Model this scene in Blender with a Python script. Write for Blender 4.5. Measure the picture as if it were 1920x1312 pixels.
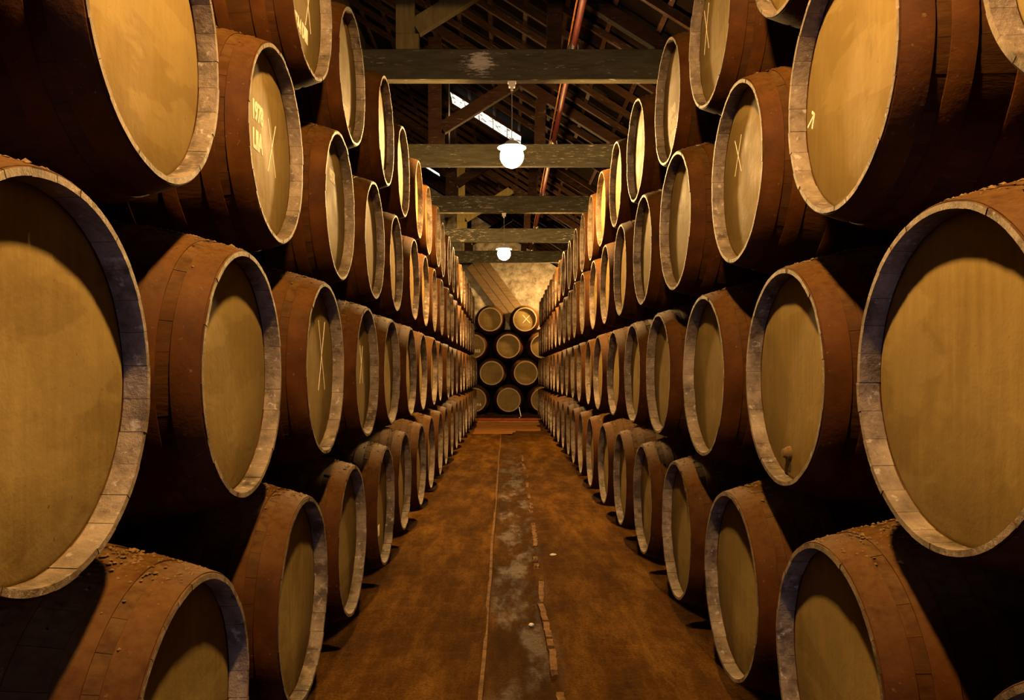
import bpy, bmesh, math, random
from mathutils import Vector, Matrix, noise

for o in list(bpy.data.objects):
    bpy.data.objects.remove(o, do_unlink=True)
scene = bpy.context.scene
C = scene.collection
rnd = random.Random(7)

# ----------------------------------------------------------------------------
# camera, world, daylight, exposure.  U = rim radius of a cask = the module of the place
# ----------------------------------------------------------------------------
U = 0.36
EYE = 3.72 * U
cam_d = bpy.data.cameras.new('camera')
cam_d.sensor_width = 36.0
cam_d.lens = 1458.0 / 1920.0 * 36.0
cam_d.shift_x = 12.0 / 1920.0
cam_d.shift_y = 41.0 / 1920.0
cam_d.clip_start = 0.05
cam = bpy.data.objects.new('camera', cam_d)
cam.location = (0, 0, EYE)
cam.rotation_euler = (math.pi / 2, 0, 0)
C.objects.link(cam)
scene.camera = cam

world = bpy.data.worlds.new('world')
scene.world = world
world.use_nodes = True
world.node_tree.nodes['Background'].inputs[0].default_value = (0.6, 0.75, 1.0, 1)
world.node_tree.nodes['Background'].inputs[1].default_value = 0.02

# daylight that enters by the open doorway in the wall behind the camera
DOOR_Y = -14.0 * U
day = bpy.data.lights.new('doorway_daylight', 'AREA')
day.shape = 'RECTANGLE'
day.size = 1.5
day.size_y = 2.3
day.energy = 130.0
day.color = (0.52, 0.56, 1.0)
day_o = bpy.data.objects.new('doorway_daylight', day)
day_o.location = (-0.05, DOOR_Y + 0.03, 1.2)
day_o.rotation_euler = Vector((0, 1, 0)).to_track_quat('-Z', 'Z').to_euler()
C.objects.link(day_o)

LAMP_COLOR = (1.0, 0.585, 0.20, 1)
LAMP_POWER = {0: 6700.0, 1: 2100.0, 2: 2300.0, 3: 3600.0}

vs = scene.view_settings
vs.view_transform = 'Standard'
vs.look = 'None'
vs.gamma = 1.0
vs.use_curve_mapping = False
vs.exposure = 0.0
scene.cycles.diffuse_bounces = 1


# ----------------------------------------------------------------------------
# helpers
# ----------------------------------------------------------------------------
def tag(o, label=None, cat=None, group=None, kind=None):
    if label: o['label'] = label
    if cat: o['category'] = cat
    if group: o['group'] = group
    if kind: o['kind'] = kind
    return o


def link(name, mesh, parent=None, mat=None):
    o = bpy.data.objects.new(name, mesh)
    C.objects.link(o)
    if parent is not None:
        o.parent = parent
    if mat is not None and mesh is not None and not mesh.materials:
        mesh.materials.append(mat)
    return o


def empty(name, loc, rz=0.0):
    o = bpy.data.objects.new(name, None)
    o.empty_display_size = 0.1
    o.location = loc
    o.rotation_euler = (0, 0, rz)
    C.objects.link(o)
    return o


def mesh_of(name, bm, smooth=None):
    me = bpy.data.meshes.new(name)
    bmesh.ops.recalc_face_normals(bm, faces=bm.faces)
    bm.to_mesh(me)
    bm.free()
    if smooth is not None:
        for p in me.polygons:
            p.use_smooth = True
        me.set_sharp_from_angle(angle=math.radians(smooth))
    return me


def bm_box(bm, x0, x1, y0, y1, z0, z1, bev=0.0):
    vs_ = [bm.verts.new(p) for p in ((x0, y0, z0), (x1, y0, z0), (x1, y1, z0), (x0, y1, z0),
                                     (x0, y0, z1), (x1, y0, z1), (x1, y1, z1), (x0, y1, z1))]
    fs = [bm.faces.new([vs_[i] for i in f]) for f in
          ((0, 3, 2, 1), (4, 5, 6, 7), (0, 1, 5, 4), (1, 2, 6, 5), (2, 3, 7, 6), (3, 0, 4, 7))]
    if bev > 0:
        es = list({e for f in fs for e in f.edges})
        bmesh.ops.bevel(bm, geom=es, offset=bev, segments=1, affect='EDGES')
    return vs_


def box_mesh(name, x0, x1, y0, y1, z0, z1, bev=0.0):
    bm = bmesh.new()
    bm_box(bm, x0, x1, y0, y1, z0, z1, bev)
    return mesh_of(name, bm)


def bar_mesh(name, a, b, w, h, up=(0, 0, 1), bev=0.0):
    """square timber from a to b; w across, h along up"""
    a = Vector(a); b = Vector(b)
    d = (b - a)
    L = d.length
    d.normalize()
    s = d.cross(Vector(up)).normalized()
    u = s.cross(d).normalized()
    bm = bmesh.new()
    bm_box(bm, 0, L, -w / 2, w / 2, -h / 2, h / 2, bev)
    M = Matrix((( d.x, s.x, u.x, a.x), (d.y, s.y, u.y, a.y), (d.z, s.z, u.z, a.z), (0, 0, 0, 1)))
    bmesh.ops.transform(bm, matrix=M, verts=bm.verts)
    return mesh_of(name, bm)


def tube_mesh(name, pts, rad, seg=8):
    bm = bmesh.new()
    pts = [Vector(p) for p in pts]
    rings = []
    for i, p in enumerate(pts):
        d = (pts[min(i + 1, len(pts) - 1)] - pts[max(i - 1, 0)]).normalized()
        ref = Vector((0, 0, 1)) if abs(d.z) < 0.9 else Vector((1, 0, 0))
        s = d.cross(ref).normalized()
        u = s.cross(d)
        rings.append([bm.verts.new(p + s * (rad * math.cos(t)) + u * (rad * math.sin(t)))
                      for t in [2 * math.pi * k / seg for k in range(seg)]])
    for a, b in zip(rings[:-1], rings[1:]):
        for k in range(seg):
            bm.faces.new((a[k], a[(k + 1) % seg], b[(k + 1) % seg], b[k]))
    bm.faces.new(rings[0]); bm.faces.new(rings[-1])
    return mesh_of(name, bm, 50)


def lathe_bm(bm, prof, seg, axis='x', closed=False):
    """profile of (axial, radius); about the x axis (or z)"""
    rings = []
    for (ax, rr) in prof:
        ring = []
        for k in range(seg):
            t = 2 * math.pi * k / seg
            c, s = rr * math.cos(t), rr * math.sin(t)
            ring.append(bm.verts.new((ax, c, s) if axis == 'x' else (c, s, ax)))
        rings.append(ring)
    n = len(rings)
    for i in range(n if closed else n - 1):
        a, b = rings[i], rings[(i + 1) % n]
        for k in range(seg):
            bm.faces.new((a[k], a[(k + 1) % seg], b[(k + 1) % seg], b[k]))
    return rings


# ----------------------------------------------------------------------------
# procedural materials
# ----------------------------------------------------------------------------
DIM = 0.72        # overall reflectance, lowered so less light bounces into the shadows


class NT:
    def __init__(self, name):
        self.m = bpy.data.materials.new(name)
        self.m.use_nodes = True
        self.t = self.m.node_tree
        self.b = self.t.nodes['Principled BSDF']

    def n(self, kind, **kw):
        nd = self.t.nodes.new(kind)
        for k, v in kw.items():
            setattr(nd, k, v)
        return nd

    def l(self, a, b):
        self.t.links.new(a, b)

    def coord(self, scale=(1, 1, 1), rand=True, kind='Object'):
        tc = self.n('ShaderNodeTexCoord')
        mp = self.n('ShaderNodeMapping')
        mp.inputs['Scale'].default_value = scale
        self.l(tc.outputs[kind], mp.inputs['Vector'])
        if not rand:
            return mp.outputs[0]
        oi = self.n('ShaderNodeObjectInfo')
        ml = self.n('ShaderNodeMath', operation='MULTIPLY')
        ml.inputs[1].default_value = 37.0
        self.l(oi.outputs['Random'], ml.inputs[0])
        ad = self.n('ShaderNodeVectorMath', operation='ADD')
        self.l(mp.outputs[0], ad.inputs[0])
        self.l(ml.outputs[0], ad.inputs[1])
        return ad.outputs[0]

    def noise(self, vec, scale, detail=4.0, rough=0.6):
        nz = self.n('ShaderNodeTexNoise')
        nz.inputs['Scale'].default_value = scale
        nz.inputs['Detail'].default_value = detail
        nz.inputs['Roughness'].default_value = rough
        self.l(vec, nz.inputs['Vector'])
        return nz.outputs['Fac']

    def ramp(self, fac, stops):
        r = self.n('ShaderNodeValToRGB')
        els = r.color_ramp.elements
        while len(els) < len(stops):
            els.new(0.5)
        for e, (p, c) in zip(els, stops):
            e.position = p
            e.color = c if len(c) == 4 else (*c, 1)
        self.l(fac, r.inputs[0])
        return r.outputs[0]

    def mask(self, fac, lo, hi):
        mr = self.n('ShaderNodeMapRange')
        mr.inputs['From Min'].default_value = lo
        mr.inputs['From Max'].default_value = hi
        self.l(fac, mr.inputs['Value'])
        return mr.outputs[0]

    def mix(self, fac, a, b, blend='MIX'):
        mx = self.n('ShaderNodeMix', data_type='RGBA', blend_type=blend)
        for sock, val in ((mx.inputs[0], fac), (mx.inputs[6], a), (mx.inputs[7], b)):
            if hasattr(val, 'is_output') or isinstance(val, bpy.types.NodeSocket):
                self.l(val, sock)
            else:
                sock.default_value = val if isinstance(val, float) else (*val, 1)
        return mx.outputs[2]

    def mul(self, a, b):
        m = self.n('ShaderNodeMath', operation='MULTIPLY')
        for s, v in ((m.inputs[0], a), (m.inputs[1], b)):
            if isinstance(v, bpy.types.NodeSocket):
                self.l(v, s)
            else:
                s.default_value = v
        return m.outputs[0]

    def bump(self, h, strength=0.4, dist=0.004):
        b = self.n('ShaderNodeBump')
        b.inputs['Strength'].default_value = strength
        b.inputs['Distance'].default_value = dist
        self.l(h, b.inputs['Height'])
        self.l(b.outputs[0], self.b.inputs['Normal'])

    def rand(self):
        return self.n('ShaderNodeObjectInfo').outputs['Random']

    def upness(self, lo, hi):
        g = self.n('ShaderNodeNewGeometry')
        sp = self.n('ShaderNodeSeparateXYZ')
        self.l(g.outputs['Normal'], sp.inputs[0])
        return self.mask(sp.outputs['Z'], lo, hi)

    def done(self, col, rough=0.7, spec=0.3):
        if isinstance(col, bpy.types.NodeSocket):
            self.l(self.mix(1.0, col, (DIM, DIM, DIM), 'MULTIPLY'), self.b.inputs['Base Color'])
        else:
            self.b.inputs['Base Color'].default_value = tuple(c * DIM for c in col) + (1,)
        if isinstance(rough, bpy.types.NodeSocket):
            self.l(rough, self.b.inputs['Roughness'])
        else:
            self.b.inputs['Roughness'].default_value = rough
        self.b.inputs['Specular IOR Level'].default_value = spec
        return self.m


def mat_stave():
    n = NT('oak_stave')
    v = n.coord((0.6, 3, 3))
    g = n.noise(v, 9, 6)
    col = n.ramp(g, [(0.25, (0.022, 0.007, 0.0014)), (0.55, (0.050, 0.017, 0.003)), (0.8, (0.085, 0.034, 0.008))])
    col = n.mix(n.mask(n.rand(), 0.0, 2.5), col, (0.035, 0.016, 0.006))
    dust = n.mul(n.upness(0.35, 0.95), n.mask(n.noise(n.coord((1, 1, 1)), 30, 4), 0.3, 0.6))
    col = n.mix(n.mul(dust, 0.75), col, (0.12, 0.065, 0.018))
    n.bump(n.noise(v, 30, 5), 0.5, 0.003)
    return n.done(col, 0.75, 0.05)


def mat_hoop():
    n = NT('rusty_hoop')
    v = n.coord((1, 1, 1))
    g = n.noise(v, 7, 6)
    col = n.ramp(g, [(0.25, (0.022, 0.006, 0.0008)), (0.55, (0.052, 0.0155, 0.0018)), (0.8, (0.085, 0.031, 0.005))])
    sp = n.mask(n.noise(v, 60, 3), 0.66, 0.74)
    col = n.mix(n.mul(sp, 0.5), col, (0.17, 0.10, 0.04))
    dust = n.mul(n.upness(0.25, 0.95), n.mask(n.noise(v, 45, 4), 0.25, 0.6))
    col = n.mix(n.mul(dust, 0.75), col, (0.105, 0.052, 0.011))
    n.bump(n.noise(v, 55, 5), 0.5, 0.003)
    return n.done(col, 0.7, 0.06)


def mat_chime(name='chime_wood', pale=0.0):
    n = NT(name)
    geo = n.n('ShaderNodeNewGeometry')
    v = geo.outputs['Position']
    g = n.noise(v, 9, 7, 0.68)
    col = n.ramp(g, [(0.32, (0.050, 0.032, 0.017)), (0.5, (0.17, 0.122, 0.078)), (0.70, (0.30, 0.225, 0.150))])
    st = n.mask(n.noise(v, 6.0, 6, 0.65), 0.54, 0.62)
    col = n.mix(n.mul(st, 0.8), col, (0.035, 0.020, 0.010))
    sp = n.mask(n.noise(v, 38, 4), 0.60, 0.68)
    col = n.mix(n.mul(sp, 0.6), col, (0.42, 0.37, 0.32))
    col = n.mix(n.mask(n.rand(), 0.0, 4.5), col, (0.075, 0.048, 0.027))
    if pale:
        col = n.mix(pale, col, (0.42, 0.31, 0.20))
    n.bump(n.noise(v, 34, 6, 0.7), 0.8, 0.007)
    return n.done(col, 0.6, 0.25)


def mat_head():
    n = NT('cask_head')
    v = n.coord((1, 1, 1))
    streak = n.noise(n.coord((1, 9, 0.9)), 5, 5)
    base = n.ramp(n.rand(), [(0.0, (0.22, 0.1406, 0.0396)), (0.35, (0.25, 0.1697, 0.0561)), (0.7, (0.2, 0.1358, 0.0462)), (1.0, (0.265, 0.1843, 0.066))])
    col = n.mix(n.mask(streak, 0.35, 0.75), base, (0.18, 0.1164, 0.0363))
    blot = n.mask(n.noise(v, 2.4, 4, 0.55), 0.52, 0.56)
    col = n.mix(n.mul(blot, 0.45), col, (0.15, 0.097, 0.03168))
    tide = n.mask(n.noise(n.coord((1, 0.7, 2.2)), 2.6, 5, 0.5), 0.53, 0.55)
    col = n.mix(n.mul(tide, 0.30), col, (0.29, 0.2085, 0.0792))
    mold = n.mask(n.noise(n.coord((1, 2.2, 0.8)), 6, 7, 0.7), 0.60, 0.78)
    col = n.mix(n.mul(mold, 0.55), col, (0.1, 0.0679, 0.0198))
    sp = n.mask(n.noise(v, 70, 2), 0.72, 0.76)
    col = n.mix(n.mul(sp, 0.6), col, (0.05, 0.03395, 0.0132))
    n.bump(n.noise(v, 30, 6), 0.35, 0.005)
    return n.done(col, n.mask(n.noise(v, 5, 3), -0.8, 1.1), 0.07)


def mat_timber(name, c0, c1, flake, axis=(0.5, 3, 3), flake_lo=0.60, patch=None):
    n = NT(name)
    v = n.coord(axis)
    g = n.noise(v, 7, 6)
    col = n.ramp(g, [(0.3, c0), (0.7, c1)])
    fl = n.mask(n.noise(n.coord((axis[0] * 1.3, axis[1] * 1.5, axis[2] * 1.5)), 11, 8, 0.72), flake_lo, flake_lo + 0.05)
    big = n.mask(n.noise(n.coord((0.5, 1, 1)), 2.2, 3), 0.42, 0.62)
    fac = n.mul(fl, big)
    if patch:
        # a worn, whitewashed stretch of the beam (object space)
        tc = n.n('ShaderNodeTexCoord')
        vm = n.n('ShaderNodeVectorMath', operation='DISTANCE')
        mp = n.n('ShaderNodeMapping')
        mp.inputs['Location'].default_value = (-patch[0] / patch[2], 0, -patch[1] / patch[3])
        mp.inputs['Scale'].default_value = (1 / patch[2], 0, 1 / patch[3])
        n.l(tc.outputs['Object'], mp.inputs[0])
        n.l(mp.outputs[0], vm.inputs[0])
        vm.inputs[1].default_value = (0, 0, 0)
        ad = n.n('ShaderNodeMath', operation='ADD')
        n.l(vm.outputs['Value'], ad.inputs[0])
        nz = n.mul(n.noise(n.coord((1.2, 4, 6)), 7, 9, 0.8), 3.2)
        n.l(nz, ad.inputs[1])
        pm = n.mask(ad.outputs[0], 2.25, 2.0)
        mxx = n.n('ShaderNodeMath', operation='MAXIMUM')
        n.l(fac, mxx.inputs[0]); n.l(pm, mxx.inputs[1])
        fac = mxx.outputs[0]
    col = n.mix(fac, col, flake)
    n.bump(n.noise(v, 16, 6), 0.5, 0.006)
    return n.done(col, 0.8, 0.08)


def mat_floor():
    n = NT('earth_floor')
    v = n.coord((1, 1, 1), rand=False)
    vl = n.coord((2.2, 0.5, 1), rand=False)
    g = n.noise(vl, 2.2, 9, 0.72)
    col = n.ramp(g, [(0.32, (0.014, 0.0045, 0.0006)), (0.48, (0.092, 0.036, 0.004)), (0.66, (0.25, 0.112, 0.018))])
    fine = n.noise(v, 26, 6, 0.7)
    col = n.mix(n.mul(n.mask(fine, 0.35, 0.7), 0.5), col, (0.10, 0.037, 0.005))
    cross = n.noise(n.coord((1.6, 4.5, 1), rand=False), 2.6, 8, 0.75)
    col = n.mix(n.mul(n.mask(cross, 0.5, 0.7), 0.45), col, (0.20, 0.088, 0.017))
    big = n.mask(n.noise(n.coord((0.9, 0.55, 1), rand=False), 0.9, 5, 0.6), 0.42, 0.62)
    col = n.mix(n.mul(big, 0.5), col, (0.030, 0.012, 0.002))
    grit = n.noise(v, 75, 8, 0.75)
    col = n.mix(n.mul(n.mask(grit, 0.62, 0.35), 0.65), col, (0.028, 0.010, 0.002))
    pit = n.mask(n.noise(v, 90, 3), 0.60, 0.70)
    col = n.mix(n.mul(pit, 0.7), col, (0.010, 0.004, 0.001))
    sp = n.mask(n.noise(v, 130, 2), 0.74, 0.78)
    col = n.mix(n.mul(sp, 0.7), col, (0.25, 0.2, 0.14))
    ad = n.n('ShaderNodeMath', operation='ADD')
    n.l(fine, ad.inputs[0]); n.l(n.mul(grit, 0.5), ad.inputs[1])
    n.bump(ad.outputs[0], 1.0, 0.03)
    # wet film along the sunken middle strip only
    tc = n.n('ShaderNodeTexCoord'); sx = n.n('ShaderNodeSeparateXYZ')
    n.l(tc.outputs['Object'], sx.inputs[0])
    inside = n.mul(n.mask(sx.outputs['X'], -0.12, -0.04), n.mask(sx.outputs['X'], 0.30, 0.18))
    wet = n.mul(inside, n.mask(n.noise(n.coord((2.2, 0.7, 1), rand=False), 2.1, 6, 0.65), 0.47, 0.60))
    n.l(n.mask(wet, -0.3, 14.0), n.b.inputs['Specular IOR Level'])
    n.l(n.mask(wet, 1.9, -0.3), n.b.inputs['Roughness'])
    col = n.mix(n.mul(inside, 0.5), col, (0.022, 0.010, 0.004))
    n.l(n.mix(1.0, col, (1.08, 1.13, 1.0), 'MULTIPLY'), n.b.inputs['Base Color'])
    return n.m


def mat_plain(name, col, rough=0.6, scale=18.0, var=0.35, spec=0.3, bump=0.3):
    n = NT(name)
    v = n.coord((1, 1, 1))
    g = n.noise(v, scale, 5)
    dark = tuple(c * (1 - var) for c in col)
    lite = tuple(min(1, c * (1 + var)) for c in col)
    c = n.ramp(g, [(0.3, dark), (0.7, lite)])
    n.bump(n.noise(v, scale * 2, 4), bump, 0.004)
    return n.done(c, rough, spec)


def mat_wall():
    n = NT('whitewashed_rubble')
    v = n.coord((1, 1, 1), rand=False)
    g = n.noise(v, 3.2, 9, 0.75)
    col = n.ramp(g, [(0.32, (0.12, 0.09, 0.0525)), (0.48, (0.39, 0.33, 0.24)), (0.65, (0.585, 0.54, 0.45))])
    n.bump(n.noise(v, 9, 8, 0.75), 1.0, 0.06)
    return n.done(col, 0.9, 0.1)


def mat_emit(name, col, strength):
    n = NT(name)
    n.b.inputs['Base Color'].default_value = (0.8, 0.8, 0.8, 1)
    n.b.inputs['Emission Color'].default_value = col
    n.b.inputs['Emission Strength'].default_value = strength
    return n.m


def mat_pane():
    n = NT('dirty_skylight_glass')
    v = n.coord((1, 1, 1))
    g = n.noise(v, 9, 6, 0.7)
    col = n.ramp(g, [(0.40, (0.05, 0.045, 0.03)), (0.52, (0.75, 0.72, 0.60)), (0.7, (1.0, 0.97, 0.88))])
    n.l(col, n.b.inputs['Emission Color'])
    n.b.inputs['Emission Strength'].default_value = 2.2
    return n.done((0.5, 0.5, 0.5), 0.3, 0.4)


M_STAVE = mat_stave()
M_HOOP = mat_hoop()
M_CHIME = mat_chime()
M_CHIME_PALE = mat_chime('pale_chime_wood', 0.7)
M_HEAD = mat_head()
M_CRUST = mat_plain('dust_crust', (0.13, 0.07, 0.02), 0.95, 40)
M_CHALK = mat_plain('chalk_mark', (0.85, 0.76, 0.58), 0.9, 60, 0.12)
M_TIMBER = mat_timber('painted_tie_beam', (0.05, 0.044, 0.026), (0.095, 0.085, 0.055), (0.5, 0.46, 0.40), flake_lo=0.565)
M_TIMBER1 = mat_timber('painted_tie_beam_worn', (0.05, 0.044, 0.026), (0.095, 0.085, 0.055), (0.5, 0.46, 0.40),
                       patch=(-0.72 * U, EYE + 8.36 * U, 0.60 * U, 0.42 * U))
M_POST_LIT = mat_timber('lit_tone_post', (0.13, 0.105, 0.034), (0.22, 0.175, 0.065), (0.5, 0.42, 0.3), (3, 3, 0.5), 0.64)  # lighter post tone standing in for lamplight
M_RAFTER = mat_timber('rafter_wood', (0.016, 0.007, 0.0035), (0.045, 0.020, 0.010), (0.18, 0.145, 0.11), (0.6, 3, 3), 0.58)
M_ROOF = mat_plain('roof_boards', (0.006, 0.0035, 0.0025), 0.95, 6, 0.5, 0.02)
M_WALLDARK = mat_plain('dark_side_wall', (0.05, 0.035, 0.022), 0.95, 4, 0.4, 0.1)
M_WALL = mat_wall()
M_FLOOR = mat_floor()
M_RED = mat_plain('red_paint', (0.12, 0.010, 0.005), 0.6, 14, 0.25, 0.5, 0.1)
M_WHITE = mat_plain('white_plastic', (0.80, 0.78, 0.74), 0.4, 30, 0.06, 0.5, 0.05)
M_CORD = mat_plain('grey_cord', (0.35, 0.33, 0.30), 0.5, 30, 0.1)
M_BOARD = mat_timber('old_board', (0.12, 0.08, 0.036), (0.22, 0.15, 0.08), (0.3, 0.25, 0.18), (0.5, 4, 4), 0.7)
M_STEP = mat_timber('orange_board', (0.22, 0.085, 0.02), (0.40, 0.17, 0.045), (0.4, 0.24, 0.1), (0.5, 3, 3), 0.72)
M_DARK = mat_plain('dark_bung', (0.05, 0.025, 0.012), 0.6, 30, 0.3)
M_STONE = mat_plain('pebble_stone', (0.5, 0.47, 0.45), 0.5, 30, 0.2)
M_REDSILL = mat_plain('red_sill_paint', (0.42, 0.06, 0.02), 0.6, 14, 0.3, 0.2, 0.3)
M_PANE = mat_pane()
M_EDGE = mat_plain('edging_concrete', (0.13, 0.062, 0.018), 0.85, 22, 0.6, 0.1, 0.8)

# ----------------------------------------------------------------------------
# the setting: floor, walls, roof
# ----------------------------------------------------------------------------
XL, XR = -6.9 * U, 7.2 * U
Y0, Y1 = DOOR_Y, 66.6 * U
SLOPE = 0.63
ROOF0 = 11.6 * U + EYE          # roof height over x = 0


def roof_z(x):
    return ROOF0 - SLOPE * x


def build_floor():
    xs = [XL]
    x = -3.4 * U
    while x < 3.4 * U:
        xs.append(x)
        step = 0.045
        if abs(x + 0.27 * U) < 0.05: step = 0.008
        elif abs(x - 0.60 * U) < 0.13: step = 0.016
        x += step
    xs.append(XR)
    ys = []
    y = Y0
    while y < Y1 + 0.05:
        ys.append(min(y, Y1))
        y += 0.06 if y < 12 else 0.12
    rj = []
    verts = []
    for yy in ys:
        lx = -0.285 * U + 0.012 * noise.noise(Vector((yy * 0.5, 3.1, 0)))
        rx = 0.60 * U + 0.07 * noise.noise(Vector((yy * 0.8, 9.7, 0))) + 0.02 * noise.noise(Vector((yy * 4, 2.7, 0)))
        br = max(0.0, min(1.0, 0.5 + 1.6 * noise.noise(Vector((yy * 0.9, 5.5, 1.0)))))
        for xx in xs:
            z = 0.008 * noise.noise(Vector((xx * 1.1, yy * 0.7, 0)))
            z += 0.006 * noise.noise(Vector((xx * 5, yy * 4, 2)))
            if abs(xx) < 1.3:
                z += 0.004 * noise.noise(Vector((xx * 14, yy * 11, 5)))
            if lx < xx < rx:
                z -= 0.014
                if xx > 0:
                    z += 0.010 * noise.noise(Vector((xx * 6, yy * 3, 8)))
            if abs(xx - lx) < 0.011: z += 0.012
            d = abs(xx - rx)
            if d < 0.045:
                z += 0.022 * br * (1 - d / 0.045)
            verts.append((xx, yy, z if abs(xx) < 3.3 * U else 0.0))
    nx = len(xs)
    faces = [(j * nx + i, j * nx + i + 1, (j + 1) * nx + i + 1, (j + 1) * nx + i)
             for j in range(len(ys) - 1) for i in range(nx - 1)]
    me = bpy.data.meshes.new('floor')
    me.from_pydata(verts, [], faces)
    for p in me.polygons: p.use_smooth = True
    o = link('floor', me, None, M_FLOOR)
    tag(o, 'brown worn earth floor with a shallow sunken strip along the aisle', 'floor', kind='structure')


build_floor()

TH = 0.25
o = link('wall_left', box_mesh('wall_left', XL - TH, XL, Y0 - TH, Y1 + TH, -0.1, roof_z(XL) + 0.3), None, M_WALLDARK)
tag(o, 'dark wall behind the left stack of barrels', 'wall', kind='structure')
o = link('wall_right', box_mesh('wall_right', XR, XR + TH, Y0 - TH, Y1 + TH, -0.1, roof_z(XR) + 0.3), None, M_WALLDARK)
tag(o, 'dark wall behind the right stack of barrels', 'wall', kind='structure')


def end_wall():
    bm = bmesh.new()
    nx, nz = 110, 130
    grid = []
    for j in range(nz + 1):
        row = []
        for i in range(nx + 1):
            x = XL + (XR - XL) * i / nx
            z = -0.05 + (roof_z(x) + 0.1) * j / nz
            d = 0.07 * noise.noise(Vector((x * 2.2, z * 2.2, 0.3))) + 0.07 * noise.noise(Vector((x * 7, z * 7, 1.3)))
            row.append(bm.verts.new((x, Y1 + 0.06 + d, z)))
        grid.append(row)
    for j in range(nz):
        for i in range(nx):
            bm.faces.new((grid[j][i], grid[j][i + 1], grid[j + 1][i + 1], grid[j + 1][i]))
    o = link('wall_back', mesh_of('wall_back', bm, 60), None, M_WALL)
    tag(o, 'rough whitewashed rubble wall at the far end of the aisle', 'wall', kind='structure')


end_wall()

o = link('gap_dark_sheet', box_mesh('gap_dark_sheet', XL + 0.02, XR - 0.02, Y1 - 0.12, Y1 - 0.07, 0.0, EYE + 3.6 * U), None, M_ROOF)  # unseen dark sheet added so the gaps between far barrels read black
tag(o, 'dark sheet added behind the far barrels to blacken the gaps between them', 'boarding', kind='structure')

# concrete edgings of the sunken strip
bm = bmesh.new()
pl = []
yk = 5.0 * U
while yk < 46 * U:
    pl.append((-0.285 * U + 0.010 * noise.noise(Vector((yk * 0.9, 3.1, 0))), yk))
    yk += 0.12
for (xa, ya), (xb, yb) in zip(pl[:-1], pl[1:]):
    w, h = 0.009, 0.012 + 0.004 * noise.noise(Vector((ya * 3, 0, 0)))
    q = [bm.verts.new(p) for p in ((xa - w, ya, -0.02), (xa - w, ya, h), (xa + w, ya, h), (xa + w, ya, -0.02),
                                   (xb - w, yb, -0.02), (xb - w, yb, h), (xb + w, yb, h), (xb + w, yb, -0.02))]
    for f in ((0, 1, 5, 4), (1, 2, 6, 5), (2, 3, 7, 6)):
        bm.faces.new([q[k] for k in f])
bmesh.ops.remove_doubles(bm, verts=bm.verts, dist=0.0005)
o = link('trim_1', mesh_of('trim_1', bm, 40), None, M_EDGE)
tag(o, 'thin pale edging line along the left of the sunken floor strip', 'edging', kind='structure')
tr = empty('trim_2', (0.60 * U, 0, 0))
tag(tr, 'broken crumbling edging along the right of the sunken floor strip', 'edging', kind='structure')
yk = 8.4 * U
while yk < 34 * U:
    L_ = rnd.uniform(0.10, 0.42)
    bm = bmesh.new()
    bm_box(bm, -0.016, 0.016, 0, L_, -0.02, 0.011)
    bmesh.ops.subdivide_edges(bm, edges=[e for e in bm.edges if abs(e.verts[0].co.y - e.verts[1].co.y) > 0.05], cuts=5)
    for v_ in bm.verts:
        v_.co += Vector((0.016 * noise.noise(Vector((v_.co.y * 18 + yk, v_.co.z * 50, 3))), 0, 0.010 * noise.noise(Vector((v_.co.y * 22 + yk, 7, 1)))))
    e_ = link('edging_piece', mesh_of('edging_piece', bm, 35), tr, M_EDGE)
    e_.location = (0.045 * noise.noise(Vector((yk * 0.8, 9.7, 0))) + 0.04 * (yk / U - 12) / 20, yk, 0)
    e_.rotation_euler = (0, 0, rnd.uniform(-0.06, 0.06))
    yk += L_ + (rnd.uniform(0.02, 0.06) if rnd.random() < 0.6 else rnd.uniform(0.2, 0.6))

# wall behind the camera with its open doorway
DW = 0.78
fw = bmesh.new()
bm_box(fw, XL, -DW, Y0 - TH, Y0, -0.1, roof_z(XL))
bm_box(fw, DW, XR, Y0 - TH, Y0, -0.1, roof_z(DW))
bm_box(fw, -DW, DW, Y0 - TH, Y0, 2.4, roof_z(-DW))
o = link('wall_front', mesh_of('wall_front', fw), None, M_WALLDARK)
tag(o, 'dark entrance wall behind the viewer with an open doorway', 'wall', kind='structure')

# roof: dark boarding on rafters, falling to the right
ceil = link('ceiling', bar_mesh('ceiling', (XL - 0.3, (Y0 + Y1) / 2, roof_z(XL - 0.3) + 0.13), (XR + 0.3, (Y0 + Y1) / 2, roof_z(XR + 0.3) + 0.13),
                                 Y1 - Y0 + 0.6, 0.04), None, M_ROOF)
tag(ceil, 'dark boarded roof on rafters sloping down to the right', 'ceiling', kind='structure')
ang = math.atan(SLOPE)
raf_len = (XR - XL) / math.cos(ang)
raf_me = None
yy = 10.2 * U
while yy < 66 * U:
    if raf_me is None:
        raf_me = bar_mesh('rafter', (0, 0, 0), (raf_len, 0, 0), 0.05, 0.07)
        raf_me.materials.append(M_RAFTER)
    r_ = link('rafter', raf_me, ceil)
    r_.location = (XL, yy, roof_z(XL) + 0.03)
    r_.rotation_euler = (0, ang, 0)
    yy += 1.55 * U + rnd.uniform(-0.04, 0.04)
    if 35.4 * U < yy < 38.2 * U: yy = 38.25 * U
bat_me = box_mesh('batten', -0.025, 0.025, 9 * U, 66 * U, -0.02, 0.02)
bat_me.materials.append(M_RAFTER)
x = XL + 0.2
while x < XR - 0.1:
    b_ = link('batten', bat_me, ceil)
    b_.location = (x, 0, roof_z(x) + 0.09)
    b_.rotation_euler = (0, ang, 0)
    x += 0.42

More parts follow.
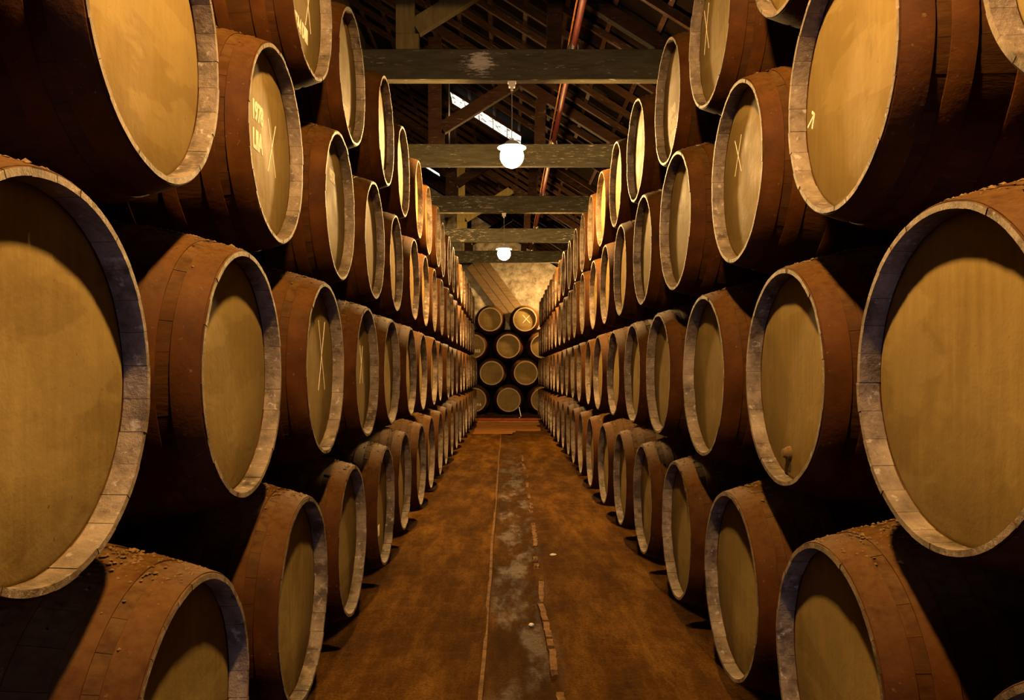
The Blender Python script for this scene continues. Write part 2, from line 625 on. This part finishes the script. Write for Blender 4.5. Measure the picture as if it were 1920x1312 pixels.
# skylight of glazed tiles between two rafters
def skylight(name, xa, xb, y0, y1, npanes, label):
    sk = empty(name, (xa, y0, roof_z(xa) - 0.02))
    tag(sk, label, 'skylight', kind='structure')
    L = (xb - xa) / npanes
    for i in range(npanes):
        me = box_mesh('pane', 0.01, L / math.cos(ang) - 0.012, 0.0, y1 - y0, -0.006, 0.006)
        me.materials.append(M_PANE)
        p = link('pane', me, sk)
        p.location = (L * i, 0, -SLOPE * L * i)
        p.rotation_euler = (0, ang, 0)
    fr = bar_mesh('frame', (0, -0.02, 0), (xb - xa, -0.02, -SLOPE * (xb - xa)), 0.03, 0.05)
    link('frame', fr, sk, M_RAFTER)
    fr = bar_mesh('frame', (0, y1 - y0 + 0.02, 0), (xb - xa, y1 - y0 + 0.02, -SLOPE * (xb - xa)), 0.03, 0.05)
    link('frame', fr, sk, M_RAFTER)


skylight('window_1', -2.62 * U, 0.75 * U, 36.4 * U, 38.1 * U, 5, 'long bright strip of glazed tiles between two rafters')
skylight('window_2', -6.3 * U, -4.9 * U, 57.0 * U, 58.2 * U, 2, 'small bright glazed tile low beside the second tie beam')

# ----------------------------------------------------------------------------
# roof trusses
# ----------------------------------------------------------------------------
TB0, TB1 = EYE + 7.88 * U, EYE + 8.72 * U
TRUSS = {n: (21.0 + 8.75 * (n - 1)) * U for n in range(-1, 6)}
ORD = ['first', 'second', 'third', 'fourth', 'fifth', 'sixth', 'seventh', 'eighth', 'ninth', 'tenth', 'eleventh',
       'twelfth', 'thirteenth', 'fourteenth', 'fifteenth', 'sixteenth', 'seventeenth', 'eighteenth', 'nineteenth',
       'twentieth', 'twenty-first', 'twenty-second', 'twenty-third']
for n, ty in TRUSS.items():
    t = empty('roof_truss', (0, ty, 0))
    if n >= 1:
        lab = {1: 'nearest roof truss, its grey tie beam worn white in the middle',
               2: 'second roof truss, tie beam crossing behind the nearer lit bulb',
               3: 'third roof truss, its tie beam carrying the farther bulb',
               4: 'fourth roof truss with pale lit post above its tie beam',
               5: 'fifth and farthest roof truss, dark tie beam behind the farther bulb'}[n]
    else:
        lab = {0: 'roof truss overhead just before the nearest one in view', -1: 'roof truss directly above the viewer'}[n]
    tag(t, lab, 'roof truss', 'timber roof trusses')
    bm = bmesh.new()
    bm_box(bm, XL + 0.02, XR - 0.02 if roof_z(XR) > TB1 else (ROOF0 - TB1) / SLOPE - 0.05, 0, 0.105, TB0, TB1, 0.008)
    link('tie_beam', mesh_of('tie_beam', bm), t, M_TIMBER1 if n == 1 else M_TIMBER)
    zt = roof_z(-2.66 * U) - 0.16
    bm = bmesh.new()
    bm_box(bm, -2.97 * U, -2.47 * U, 0.0, 0.10, TB1 + 0.42 * U, zt, 0.006)
    bm_box(bm, -2.97 * U, -2.35 * U, 0.0, 0.10, TB1 - 0.0, TB1 + 0.42 * U, 0.006)
    PM = M_POST_LIT if n in (1, 4, 0) else M_RAFTER  # lamplight put into the colour: lit posts lighter, shaded posts dark wood
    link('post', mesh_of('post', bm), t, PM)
    # the strut from the post's foot up to the principal rafter
    a = Vector((-2.45 * U, 0.05, TB1 + 0.62 * U))
    k = 0.62
    run = (roof_z(a.x) - 0.22 - a.z) / (k + SLOPE) + 0.28 * U
    b = Vector((a.x + run, 0.05, a.z + k * run))
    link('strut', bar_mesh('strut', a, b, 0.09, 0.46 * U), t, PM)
    link('post', bar_mesh('post', (1.30 * U, 0.06, TB1), (1.36 * U, 0.06, roof_z(1.4 * U) - 0.1), 0.10, 0.40 * U, up=(1, 0, 0)), t, M_RAFTER)
    link('principal_rafter', bar_mesh('principal_rafter', (XL + 0.02, 0.05, roof_z(XL + 0.02) - 0.03), (XR - 0.02, 0.05, roof_z(XR - 0.02) - 0.03), 0.09, 0.13), t, M_RAFTER)

# red pipe lying along the tie beams
pz = TB1 + 0.05
px = 1.85 * U
pipe = empty('red_pipe', (px, 0, pz))
tag(pipe, 'red painted pipe lying lengthwise across the tie beams', 'pipe')
link('tube', tube_mesh('tube', [(0, 9.5 * U, 0), (0, 58 * U, 0)], 0.032, 10), pipe, M_RED)
link('cable', tube_mesh('cable', [(-0.06, 9.5 * U, -0.01), (-0.055, 20 * U, -0.012), (-0.06, 28 * U, -0.008), (-0.05, 40 * U, -0.012), (-0.055, 56 * U, -0.01)], 0.008, 6), pipe, M_STEP)
for n in (1, 2, 3, 4, 5):
    cl = link('clip', tube_mesh('clip', [(-0.045, 0, -0.045), (-0.04, 0, 0.0), (-0.028, 0, 0.03), (0, 0, 0.043), (0.028, 0, 0.03), (0.04, 0, 0.0), (0.045, 0, -0.045)], 0.007, 6), pipe, M_CORD)
    cl.location = (0, TRUSS[n] + 0.05, 0)

# conduit on the third truss' post
cd = link('white_conduit', tube_mesh('white_conduit', [(-2.60 * U, 35.8 * U, EYE + 9.4 * U), (-2.60 * U, 35.8 * U, roof_z(-2.62 * U) + 0.0)], 0.011, 8), None, M_WHITE)
tag(cd, 'thin white conduit hanging straight down from the left end of the skylight', 'conduit')

# ----------------------------------------------------------------------------
# hanging bulbs
# ----------------------------------------------------------------------------
LZ = EYE + 5.86 * U
LAMP_R = {0: 0.06, 1: 0.115, 2: 0.115, 3: 0.08}
for n, (tn, lx) in {1: (1, 0.17 * U), 2: (3, -0.08 * U), 0: (-1, 0.05 * U), 3: (None, 4.2 * U)}.items():
    ly = TRUSS[tn] + 0.05 if tn is not None else 61.5 * U
    TOP = TB0 if tn is not None else roof_z(lx) + 0.0
    LZ = EYE + (5.86 if tn is not None else 6.25) * U
    LR = LAMP_R[n]
    lab = {1: 'nearer bright bulb under a small shade, hung from first tie beam', 2: 'farther bright bulb under a small shade, hung from third tie beam',
           0: 'bright shaded bulb hanging from the truss above the viewer',
           3: 'shaded bulb hanging above the far end of the right stack'}[n]
    l_ = empty('hanging_bulb', (lx, ly, TOP))
    tag(l_, lab, 'lamp', 'shaded bulbs hanging over the aisle')
    bm = bmesh.new()
    bm_box(bm, -0.034, 0.034, -0.03, 0.03, -0.055, 0.0, 0.005)
    bm_box(bm, -0.042, 0.042, -0.035, 0.035, -0.012, 0.0, 0.002)
    lathe_bm(bm, [(-0.055, 0.016), (-0.085, 0.013), (-0.085, 0.0005)], 10, 'z')
    link('ceiling_rose', mesh_of('ceiling_rose', bm), l_, M_WHITE)
    link('cord', tube_mesh('cord', [(0, 0, -0.08), (0.002, 0, -0.3), (0, 0, LZ - TOP + LR + 0.05)], 0.004, 6), l_, M_CORD)
    bm = bmesh.new()
    lathe_bm(bm, [(0.075, 0.004), (0.07, 0.02), (0.02, 0.026), (0.0, 0.026)], 14, 'z')
    hd = link('lamp_holder', mesh_of('lamp_holder', bm, 40), l_, M_WHITE)
    hd.location = (0, 0, LZ - TOP + LR - 0.012)
    bm = bmesh.new()
    lathe_bm(bm, [(LR + a_, b_ + LR) for a_, b_ in ((0.04, -LR + 0.02), (0.03, -LR + 0.05), (0.00, -0.03), (-0.03, 0.022), (-0.034, 0.024), (-0.032, 0.019), (-0.004, -0.034), (0.022, -LR + 0.05))], 32, 'z')
    sh = link('lamp_shade', mesh_of('lamp_shade', bm, 40), l_, M_WHITE)
    sh.location = (0, 0, LZ - TOP)
    bm = bmesh.new()
    prof = []
    for i in range(13):
        a = math.pi * i / 12
        prof.append((-LR * math.cos(a), max(0.0008, LR * math.sin(a))))
    lathe_bm(bm, prof, 20, 'z')
    bl = link('bulb', mesh_of('bulb', bm, 80), l_, mat_emit('bulb_glow_%s' % ORD[n], LAMP_COLOR, LAMP_POWER[n]))
    bl.location = (0, 0, LZ - TOP)

# ----------------------------------------------------------------------------
# casks
# ----------------------------------------------------------------------------
LEN = 3.75           # lengths in U
BR = 1.295
REC = 0.142
NST = 30
TCH = 0.042


def rout(x):
    h = LEN / 2
    return 1.0 + (BR - 1.0) * (1 - ((x - h) / h) ** 2)


def rin(x):
    if x <= 0.0 or x >= LEN:
        return 0.963
    if x <= REC or x >= LEN - REC:
        return 1.0 - TCH
    return rout(x) - 0.105


XS = [0.0, REC, 0.35, 0.75, 1.25, LEN / 2, LEN - 1.25, LEN - 0.75, LEN - 0.35, LEN - REC, LEN]


def stave_mesh(sub, gap):
    w = 2 * math.pi / NST
    bm = bmesh.new()
    rings = []
    for x in XS:
        ro, ri = rout(x) * U, rin(x) * U
        ring = []
        for k in range(sub + 1):
            t = -w / 2 + gap / ro / 2 + (w - gap / ro) * k / sub
            ring.append(bm.verts.new((x * U, ro * math.sin(t), ro * math.cos(t))))
        for k in range(sub, -1, -1):
            t = -w / 2 + gap / ro / 2 + (w - gap / ro) * k / sub
            ring.append(bm.verts.new((x * U, ri * math.sin(t), ri * math.cos(t))))
        rings.append(ring)
    m = len(rings[0])
    for i, (a, b) in enumerate(zip(rings[:-1], rings[1:])):
        for k in range(m):
            f = bm.faces.new((a[k], a[(k + 1) % m], b[(k + 1) % m], b[k]))
            inner = sub < k < m - 1
            f.material_index = 1 if (i == 0 and inner) else 0
    f = bm.faces.new(rings[0]); f.material_index = 1
    f = bm.faces.new(rings[-1]); f.material_index = 1
    me = mesh_of('stave', bm, 28)
    me.materials.append(M_STAVE); me.materials.append(M_CHIME)
    return me


def shell_mesh(seg, lip=None):
    """all staves of a distant cask in one shell, joints grooved"""
    bm = bmesh.new()
    prof = [(x, rout(x)) for x in XS] + [(x, lip if (lip and x < 0.01) else rin(x)) for x in reversed(XS)]
    rings = []
    rr = random.Random(3)
    for (x, q) in prof:
        ring = []
        for k in range(seg):
            t = 2 * math.pi * k / seg
            g = 0.992 if k % 3 == 0 else 1.0
            q2 = q * (g if q > 0.985 else 1.0)
            ring.append(bm.verts.new((x * U, q2 * U * math.sin(t), q2 * U * math.cos(t))))
        rings.append(ring)
    n = len(rings)
    for i in range(n):
        a, b = rings[i], rings[(i + 1) % n]
        for k in range(seg):
            f = bm.faces.new((a[k], a[(k + 1) % seg], b[(k + 1) % seg], b[k]))
            f.material_index = 1 if i in (n - 1, n - 2) else 0
    me = mesh_of('staves', bm, 40)
    me.materials.append(M_STAVE); me.materials.append(M_CHIME_PALE if lip else M_CHIME)
    return me


def hoop_mesh(x0, x1, seg):
    bm = bmesh.new()
    t0, t1 = 0.002, 0.010
    e = 0.004
    prof = [(x0, rout(x0) - t0), (x0, rout(x0) + t1 - e), (x0 + e, rout(x0) + t1), (x1 - e, rout(x1) + t1), (x1, rout(x1) + t1 - e), (x1, rout(x1) - t0)]
    lathe_bm(bm, [(a * U, b * U) for a, b in prof], seg, 'x', closed=True)
    me = mesh_of('hoop', bm, 35)
    me.materials.append(M_HOOP)
    return me


def head_mesh(seg):
    bm = bmesh.new()
    R = (1 - TCH + 0.004) * U
    rings = lathe_bm(bm, [(0, 0.001), (0, R * 0.5), (0.0, R * 0.965), (0.004, R), (0.03, R)], seg, 'x')
    bm.faces.new(rings[0])
    me = mesh_of('head', bm, 30)
    me.materials.append(M_HEAD)
    return me


HOOPS = [(0.012, 0.20), (0.29, 0.44), (0.68, 0.81), (1.12, 1.25)]
ST_NEAR = stave_mesh(3, 0.0010)
ST_MID = stave_mesh(2, 0.0018)
SHELL = shell_mesh(78)
SHELL_THICK = shell_mesh(78, 0.915)
HOOP_N = [hoop_mesh(a, b, 72) for a, b in HOOPS]
HOOP_B = [hoop_mesh(LEN - b, LEN - a, 48) for a, b in HOOPS]
HEAD = head_mesh(72)


def crust_mesh(seed):
    """flakes of dry dirt lying on the upper side of a cask"""
    rr = random.Random(seed)
    bm = bmesh.new()
    for i in range(320):
        x = rr.uniform(0.04, 1.3)
        t = rr.gauss(0, 0.2)
        q = rout(x) + 0.008
        s = rr.uniform(0.0025, 0.007) * (1 if rr.random() < 0.85 else 1.6)
        c = Vector((x * U, q * U * math.sin(t), q * U * math.cos(t)))
        pts = [Vector((1, 0, 0)), Vector((-1, 0, 0)), Vector((0, 1, 0)), Vector((0, -1, 0)), Vector((0, 0, 0.75)), Vector((0, 0, -0.5))]
        vv = [bm.verts.new(c + Vector((p.x * s * rr.uniform(.6, 1.4), p.y * s * rr.uniform(.6, 1.4), p.z * s * rr.uniform(.5, 1.0)))) for p in pts]
        for a, b, d in ((0, 2, 4), (2, 1, 4), (1, 3, 4), (3, 0, 4), (2, 0, 5), (1, 2, 5), (3, 1, 5), (0, 3, 5)):
            bm.faces.new((vv[a], vv[b], vv[d]))
    me = mesh_of('dust_crust', bm)
    me.materials.append(M_CRUST)
    return me


CRUST = [crust_mesh(s) for s in (1, 2, 3)]


def strokes_mesh(segs, w=0.005):
    """chalk strokes on the head: (u, v) in U, u to the reader's right"""
    bm = bmesh.new()
    for (u0, v0, u1, v1) in segs:
        a = Vector((0, -u0 * U, v0 * U)); b = Vector((0, -u1 * U, v1 * U))
        d = (b - a).normalized()
        s = Vector((0, -d.z, d.y)) * w / 2
        q = [a - s, a + s, b + s, b - s]
        f = [bm.verts.new(p + Vector((-0.0012, 0, 0))) for p in q]
        k = [bm.verts.new(p) for p in q]
        bm.faces.new(f)
        for i in range(4):
            bm.faces.new((f[i], f[(i + 1) % 4], k[(i + 1) % 4], k[i]))
    return mesh_of('chalk_mark', bm)


def text_mesh(txt, size, squeeze=1.0):
    cu = bpy.data.curves.new('lettering', 'FONT')
    cu.body = txt
    cu.size = size
    cu.extrude = 0.0006
    cu.offset = 0.0035
    cu.resolution_u = 3
    cu.align_x = 'CENTER'
    ob = bpy.data.objects.new('tmp_text', cu)
    C.objects.link(ob)
    dg = bpy.context.evaluated_depsgraph_get()
    me = bpy.data.meshes.new_from_object(ob.evaluated_get(dg))
    bpy.data.objects.remove(ob, do_unlink=True)
    for v in me.vertices:
        u, w, d = v.co
        v.co = (-d - 0.0006, -u * squeeze, w)
    me.name = 'lettering'
    me.materials.clear()
    me.materials.append(M_CHALK)
    return me


def bung_mesh():
    bm = bmesh.new()
    lathe_bm(bm, [(0.0, 0.024), (-0.012, 0.022), (-0.016, 0.017), (-0.026, 0.015), (-0.028, 0.0006)], 12, 'x')
    return mesh_of('spigot', bm, 40)


BUNG = bung_mesh(); BUNG.materials.append(M_CRUST)


def cask(face, rz, rad, label, group, near, crust=False, tilt=0.0, shell=None):
    """face: centre of the rim plane (world).  The cask runs along local +x."""
    s = rad
    root = empty('barrel', face, rz)
    root.scale = (s, s, s)
    root.rotation_euler = (0, 0, rz + tilt)
    tag(root, label, 'barrel', group)
    a0 = rnd.uniform(0, 6.28)
    if near:
        me = ST_NEAR if near == 2 else ST_MID
        for k in range(NST):
            st = link('stave', me, root)
            st.rotation_euler = (a0 + 2 * math.pi * k / NST, 0, 0)
            j = rnd.uniform(-0.0008, 0.0008)
            t = a0 + 2 * math.pi * k / NST
            st.location = (rnd.uniform(-0.0014, 0.0014), -j * math.sin(t), j * math.cos(t))
    else:
        st = link('stave_shell', shell or SHELL, root)
        st.rotation_euler = (a0, 0, 0)
    for i, hm in enumerate(HOOP_N):
        h = link('hoop', hm, root)
        h.rotation_euler = (rnd.uniform(0, 6.28), 0, 0)
    if near:
        for hm in HOOP_B[:2]:
            link('hoop', hm, root)
    h = link('head', HEAD, root)
    h.location = (REC * U, 0, 0)
    root['_head'] = h.name
    h = link('head', HEAD, root)
    h.location = ((LEN - REC) * U, 0, 0)
    h.rotation_euler = (0, 0, math.pi)
    if crust:
        c = link('dust_crust', CRUST[rnd.randrange(3)], root)
        c['kind'] = 'stuff'
    return root


def mark_x(root, u, v, w, h, lw=0.004, skew=0.0):
    hd = bpy.data.objects[root['_head']]
    me = strokes_mesh([(u - w, v + h, u + w, v - h + skew), (u + w, v + h, u - w, v - h)], lw)
    link('chalk_mark', me, hd, M_CHALK)


def mark_s(root, segs, lw):
    hd = bpy.data.objects[root['_head']]
    link('chalk_mark', strokes_mesh(segs, lw), hd, M_CHALK)


def mark_t(root, txt, u, v, size, squeeze=1.0):
    hd = bpy.data.objects[root['_head']]
    me = text_mesh(txt, size * U, squeeze)
    t = link('lettering', me, hd)
    t.location = (0, -u * U, v * U)


def spigot(root, u, v):
    o = link('spigot', BUNG, root)
    o.location = (REC * U, -u * U, v * U)
    d_ = link('drip_stain', strokes_mesh([(u, v - 0.05, u - 0.01, v - 0.17)], 0.022), root, M_DARK)
    d_.location = (REC * U - 0.0008, 0, 0)


ROWN = {1: 'bottom row', 2: 'second row up', 3: 'third row up', 4: 'top row'}
LV = 2.22
casks = {}
# measured departures of rows and single casks from the regular stack: (dX, dY, dZ, radius)
ROWX = {('L', 1): -2.07, ('L', 2): -2.14, ('L', 3): -2.25, ('L', 4): -2.28, ('R', 1): 2.46, ('R', 2): 2.54, ('R', 3): 2.52, ('R', 4): 2.62}
ROWZ = {('L', 1): -2.27, ('L', 2): 0.0, ('L', 3): 2.27, ('L', 4): 4.51, ('R', 1): -2.33, ('R', 2): -0.03, ('R', 3): 2.22, ('R', 4): 4.43}
ADJ = {
    ('L', 1, 0): (0.08, 0.06, -0.07, 1.0), ('L', 1, 1): (0.07, 0, 0.0, 1.0), ('L', 1, 2): (0.0, 0, -0.02, 1.0), ('L', 1, 3): (0.02, 0, -0.03, 1.0),
    ('L', 2, 0): (-0.02, 0.14, -0.05, 1.0), ('L', 2, 1): (0.02, 0, -0.02, 1.0), ('L', 2, 2): (0.03, 0, 0.04, 1.0),
    ('L', 3, 1): (0.01, 0, -0.01, 1.0), ('L', 3, 2): (-0.05, 0, 0.02, 0.97),
    ('L', 4, 0): (0.0, 0, -0.03, 0.98), ('L', 4, 1): (-0.07, 0, 0.02, 1.0), ('L', 4, 2): (0.02, 0, 0.06, 1.0),
    ('R', 1, 1): (-0.05, 0, 0.0, 1.0), ('R', 1, 2): (0.03, 0, -0.05, 1.02),
    ('R', 2, 0): (-0.02, 0, -0.01, 1.015), ('R', 2, 1): (0.04, 0, -0.02, 1.01), ('R', 2, 2): (0.0, 0, -0.02, 1.03),
    ('R', 4, 0): (0.02, 0.04, 0.01, 0.99), ('R', 4, 1): (0.0, 0, 0.03, 0.99), ('R', 4, 2): (0.04, 0, 0.02, 1.0),
}
SPECIAL = {
    ('L', 2, 2): 'barrel with a tall thin chalk X',
    ('L', 3, 2): 'barrel with stencilled numbers and chalk X',
    ('L', 4, 0): 'barrel with slanting white stencilled lettering',
    ('R', 3, 1): 'pale-headed barrel with a small chalk arrow',
    ('R', 3, 2): 'barrel with a thin chalk X',
    ('R', 4, 1): 'barrel with a thin chalk X',
    ('R', 4, 2): 'barrel with three lines of white lettering',
    ('R', 2, 1): 'barrel with a dark spigot low on its head',
}

for side in 'LR':
    if side == 'L':
        a, ystart, S, n2 = -2.17, 3.6, 2.8, 20
        starts = {1: 5.0, 2: 3.6, 3: 2.3, 4: 9.2}
        ends = {1: 57.0, 2: 58.0, 3: 57.0, 4: 58.0}
    else:
        a, ystart, S, n2 = 2.52, 4.55, 2.77, 21
        starts = {1: 3.16, 2: 4.55, 3: 3.16, 4: 7.32}
        ends = {1: 60.5, 2: 61.0, 3: 60.5, 4: 61.0}
    stack = 'left stack' if side == 'L' else 'right stack'
    for lev in (1, 2, 3, 4):
        y = starts[lev]
        k = 0
        while y < ends[lev]:
            rr = random.Random((side == 'L') * 1000 + lev * 100 + k)
            jx, jy, jz = rr.uniform(-0.04, 0.04), rr.uniform(-0.015, 0.015), rr.uniform(-0.006, 0.006)
            rad = rr.uniform(0.98, 1.0)
            if y > 30: jx *= 0.6
            d = ADJ.get((side, lev, k))
            if d:
                jx, jy, jz, rad = d
            X = (ROWX[side, lev] + jx) * U; Y = (y + jy) * U; Z = EYE + (ROWZ[side, lev] + jz) * U
            near = 2 if y < 11 else (1 if y < 19.5 else 0)
            what = SPECIAL.get((side, lev, k), 'oak barrel')
            lab = '%s, %s from the near end, %s, %s' % (what, ORD[k], ROWN[lev], stack)
            if len(lab.split()) > 16:
                lab = '%s, %s in %s, %s' % (what, ORD[k], ROWN[lev], stack)
            c = cask((X, Y, Z), math.pi if side == 'L' else 0.0, rad, lab, 'barrels of the %s' % stack, near,
                     crust=(y < 22), tilt=rr.uniform(-0.012, 0.012))
            casks[(side, lev, k)] = c
            y += S
            k += 1

BK = [(4, -1.25, 'left'), (4, 1.55, 'right'), (3, -2.58, 'left'), (3, 0.22, 'middle'), (3, 2.95, 'right'),
      (2, -1.12, 'left'), (2, 1.62, 'right'), (1, -2.50, 'left'), (1, 0.25, 'middle'), (1, 2.98, 'right')]
for lev, bx, pos in BK:
    c = cask((bx * U, 62.3 * U, EYE + ((lev - 2) * 2.15 - 0.10) * U), math.pi / 2, 0.957,
             '%s barrel in the %s of the stack facing us at the far end' % (pos if pos == 'middle' else pos + '-hand', ROWN[lev]),
             'barrels of the far end stack', 0, shell=SHELL_THICK)
    casks[('B', lev, pos)] = c

# marks
mark_x(casks[('L', 2, 2)], 0.33, 0.16, 0.17, 0.42, 0.004)
mark_x(casks[('L', 2, 3)], 0.15, 0.12, 0.12, 0.30, 0.004)
c = casks[('L', 3, 2)]
mark_t(c, '1978', -0.27, 0.17, 0.26, 0.7); mark_t(c, 'LIIA', -0.27, -0.12, 0.27, 0.7)
mark_x(c, 0.22, 0.04, 0.14, 0.28, 0.004)
mark_t(casks[('L', 3, 3)], '1978', 0.05, 0.36, 0.22, 0.8)
mark_t(casks[('L', 4, 0)], 'TA4 DIIII', 0.02, -0.50, 0.24, 0.62)
mark_x(casks[('L', 4, 0)], 0.32, 0.0, 0.13, 0.3, 0.004)
mark_t(casks[('L', 4, 1)], '0III', 0.10, -0.56, 0.24, 0.9)
mark_t(casks[('L', 1, 3)], 'IIII', 0.0, -0.52, 0.25, 0.8)
spigot(casks[('L', 4, 1)], 0.12, -0.76); spigot(casks[('L', 4, 2)], 0.18, -0.72)
mark_s(casks[('R', 3, 1)], [(-0.81, 0.03, -0.755, -0.01), (-0.755, -0.005, -0.905, -0.075), (-0.755, -0.005, -0.81, -0.115)], 0.008)
mark_x(casks[('R', 3, 2)], -0.33, 0.29, 0.13, 0.21, 0.005)
mark_x(casks[('R', 4, 1)], -0.58, 0.24, 0.12, 0.31, 0.004)
c = casks[('R', 4, 2)]
mark_t(c, '090', -0.12, -0.16, 0.24, 0.9); mark_t(c, 'AIRO', -0.12, -0.40, 0.24, 0.85); mark_t(c, '17', -0.12, -0.66, 0.22, 0.8)
spigot(casks[('R', 2, 1)], -0.12, -0.72)
mark_x(casks[('B', 4, 'right')], 0.12, 0.05, 0.30, 0.33, 0.012)
mark_t(casks[('B', 3, 'left')], '033', 0.35, -0.5, 0.34, 0.9)
mark_t(casks[('B', 1, 'left')], '016', 0.35, -0.5, 0.34, 0.9)
for c in casks.values():
    if '_head' in c: del c['_head']

# ----------------------------------------------------------------------------
# runners under the bottom rows, things at the far end, small things on the floor
# ----------------------------------------------------------------------------
rz_top = EYE - (LV + BR) * U
for side, x0, zc in (('left', -2.07, -2.27), ('right', 2.46, -2.33)):
    sg = -1 if side == 'left' else 1
    for nm, off in (('aisle-side', 0.85), ('wall-side', 2.9)):
        xx = (x0 + sg * off) * U
        zt = EYE + (zc - rout(off)) * U - 0.014
        o = link('timber_runner', box_mesh('timber_runner', xx - 0.05, xx + 0.05, 2.0 * U, 61 * U, 0.0, zt, 0.006), None, M_RAFTER)
        tag(o, '%s timber runner under the bottom barrels of the %s stack' % (nm, side), 'runner', 'timber runners under the barrels')

for nm, yo in (('front', 63.2), ('rear', 65.2)):
    zt = EYE + (-2.25 - 0.957 * rout((yo - 62.3) / 0.957)) * U - 0.012
    o = link('timber_runner', box_mesh('timber_runner', -3.9 * U, 4.1 * U, yo * U - 0.05, yo * U + 0.05, 0.0, zt, 0.006), None, M_RAFTER)
    tag(o, '%s timber bearer under the barrels at the far end' % nm, 'runner', 'timber runners under the barrels')

st = empty('timber_sill', (0, 57 * U, 0))
tag(st, 'low red-topped timber sill across the aisle before the far barrels', 'sill')
for i, (ya, yb, z0, z1, m) in enumerate([(57.6, 58.2, 0.0, 0.10, M_REDSILL), (56.0, 57.0, 0.0, 0.07, M_STEP), (54.4, 55.4, 0.0, 0.035, M_STEP)]):
    w = (2.05, 2.05, 2.05)[i]
    link('sill_beam', box_mesh('sill_beam', -w * U, (w + 0.35) * U, (ya - 57) * U, (yb - 57) * U, z0, z1, 0.008), st, m)
bd = empty('floor_boards', (0, 46.5 * U, 0))
tag(bd, 'orange-brown floor boards laid across the aisle before the sill', 'boards')
yb = 46.5
for i in range(6):
    xa = -1.95 + rnd.uniform(-0.05, 0.05)
    xb = 2.2 + rnd.uniform(-0.2, 0.1) if i > 1 else rnd.uniform(0.2, 0.8)
    link('plank', box_mesh('plank', xa * U, xb * U, (yb - 46.5) * U, (yb - 46.5 + 1.2) * U, 0.0, 0.022 + rnd.uniform(0, 0.006), 0.004), bd, M_STEP)
    yb += 1.25

# boarded panel leaning diagonally on the end wall
pn = empty('board_panel', (0, 66.25 * U, 0))
tag(pn, 'slanting wooden boarding against the end wall above the far barrels', 'boarding')
d = Vector((0.60, 0, -0.80)).normalized()
s = Vector((0.80, 0, 0.60))
top = Vector((-2.6 * U, 0, EYE + 9.4 * U))
for i in range(3):
    p0 = top + s * (0.62 * U * (i - 1))
    link('board', bar_mesh('board', p0, p0 + d * 7.2 * U, 0.05, 0.58 * U, up=s), pn, M_BOARD)

hs = [(1.05, 61.2, 0.95), (1.12, 61.1, 0.6), (1.2, 61.0, 0.25), (1.1, 60.9, 0.12), (0.95, 60.7, 0.05)]
o = link('white_hose', tube_mesh('white_hose', [(a * U, b * U, c * U + 0.0) for a, b, c in hs], 0.012, 8), None, M_WHITE)
tag(o, 'short white hose hanging beside the lowest middle far barrel', 'hose')


def pebble(x, y, s, seed, label):
    bm = bmesh.new()
    bmesh.ops.create_icosphere(bm, subdivisions=2, radius=s)
    for v in bm.verts:
        v.co *= 1 + 0.35 * noise.noise(v.co * (1.2 / s) + Vector((seed, 0, 0)))
        v.co.z = v.co.z * 0.55 + s * 0.35
    o = link('stone_chip', mesh_of('stone_chip', bm, 50), None, M_STONE)
    o.location = (x, y, -0.012)
    tag(o, label, 'stone', 'stone chips on the floor')


pebble(0.96 * U, 15.8 * U, 0.026, 1.0, 'pale bluish stone chip beside the broken strip edge')
pebble(0.38 * U, 11.5 * U, 0.015, 4.0, 'small white stone chip nearest the viewer on the aisle')
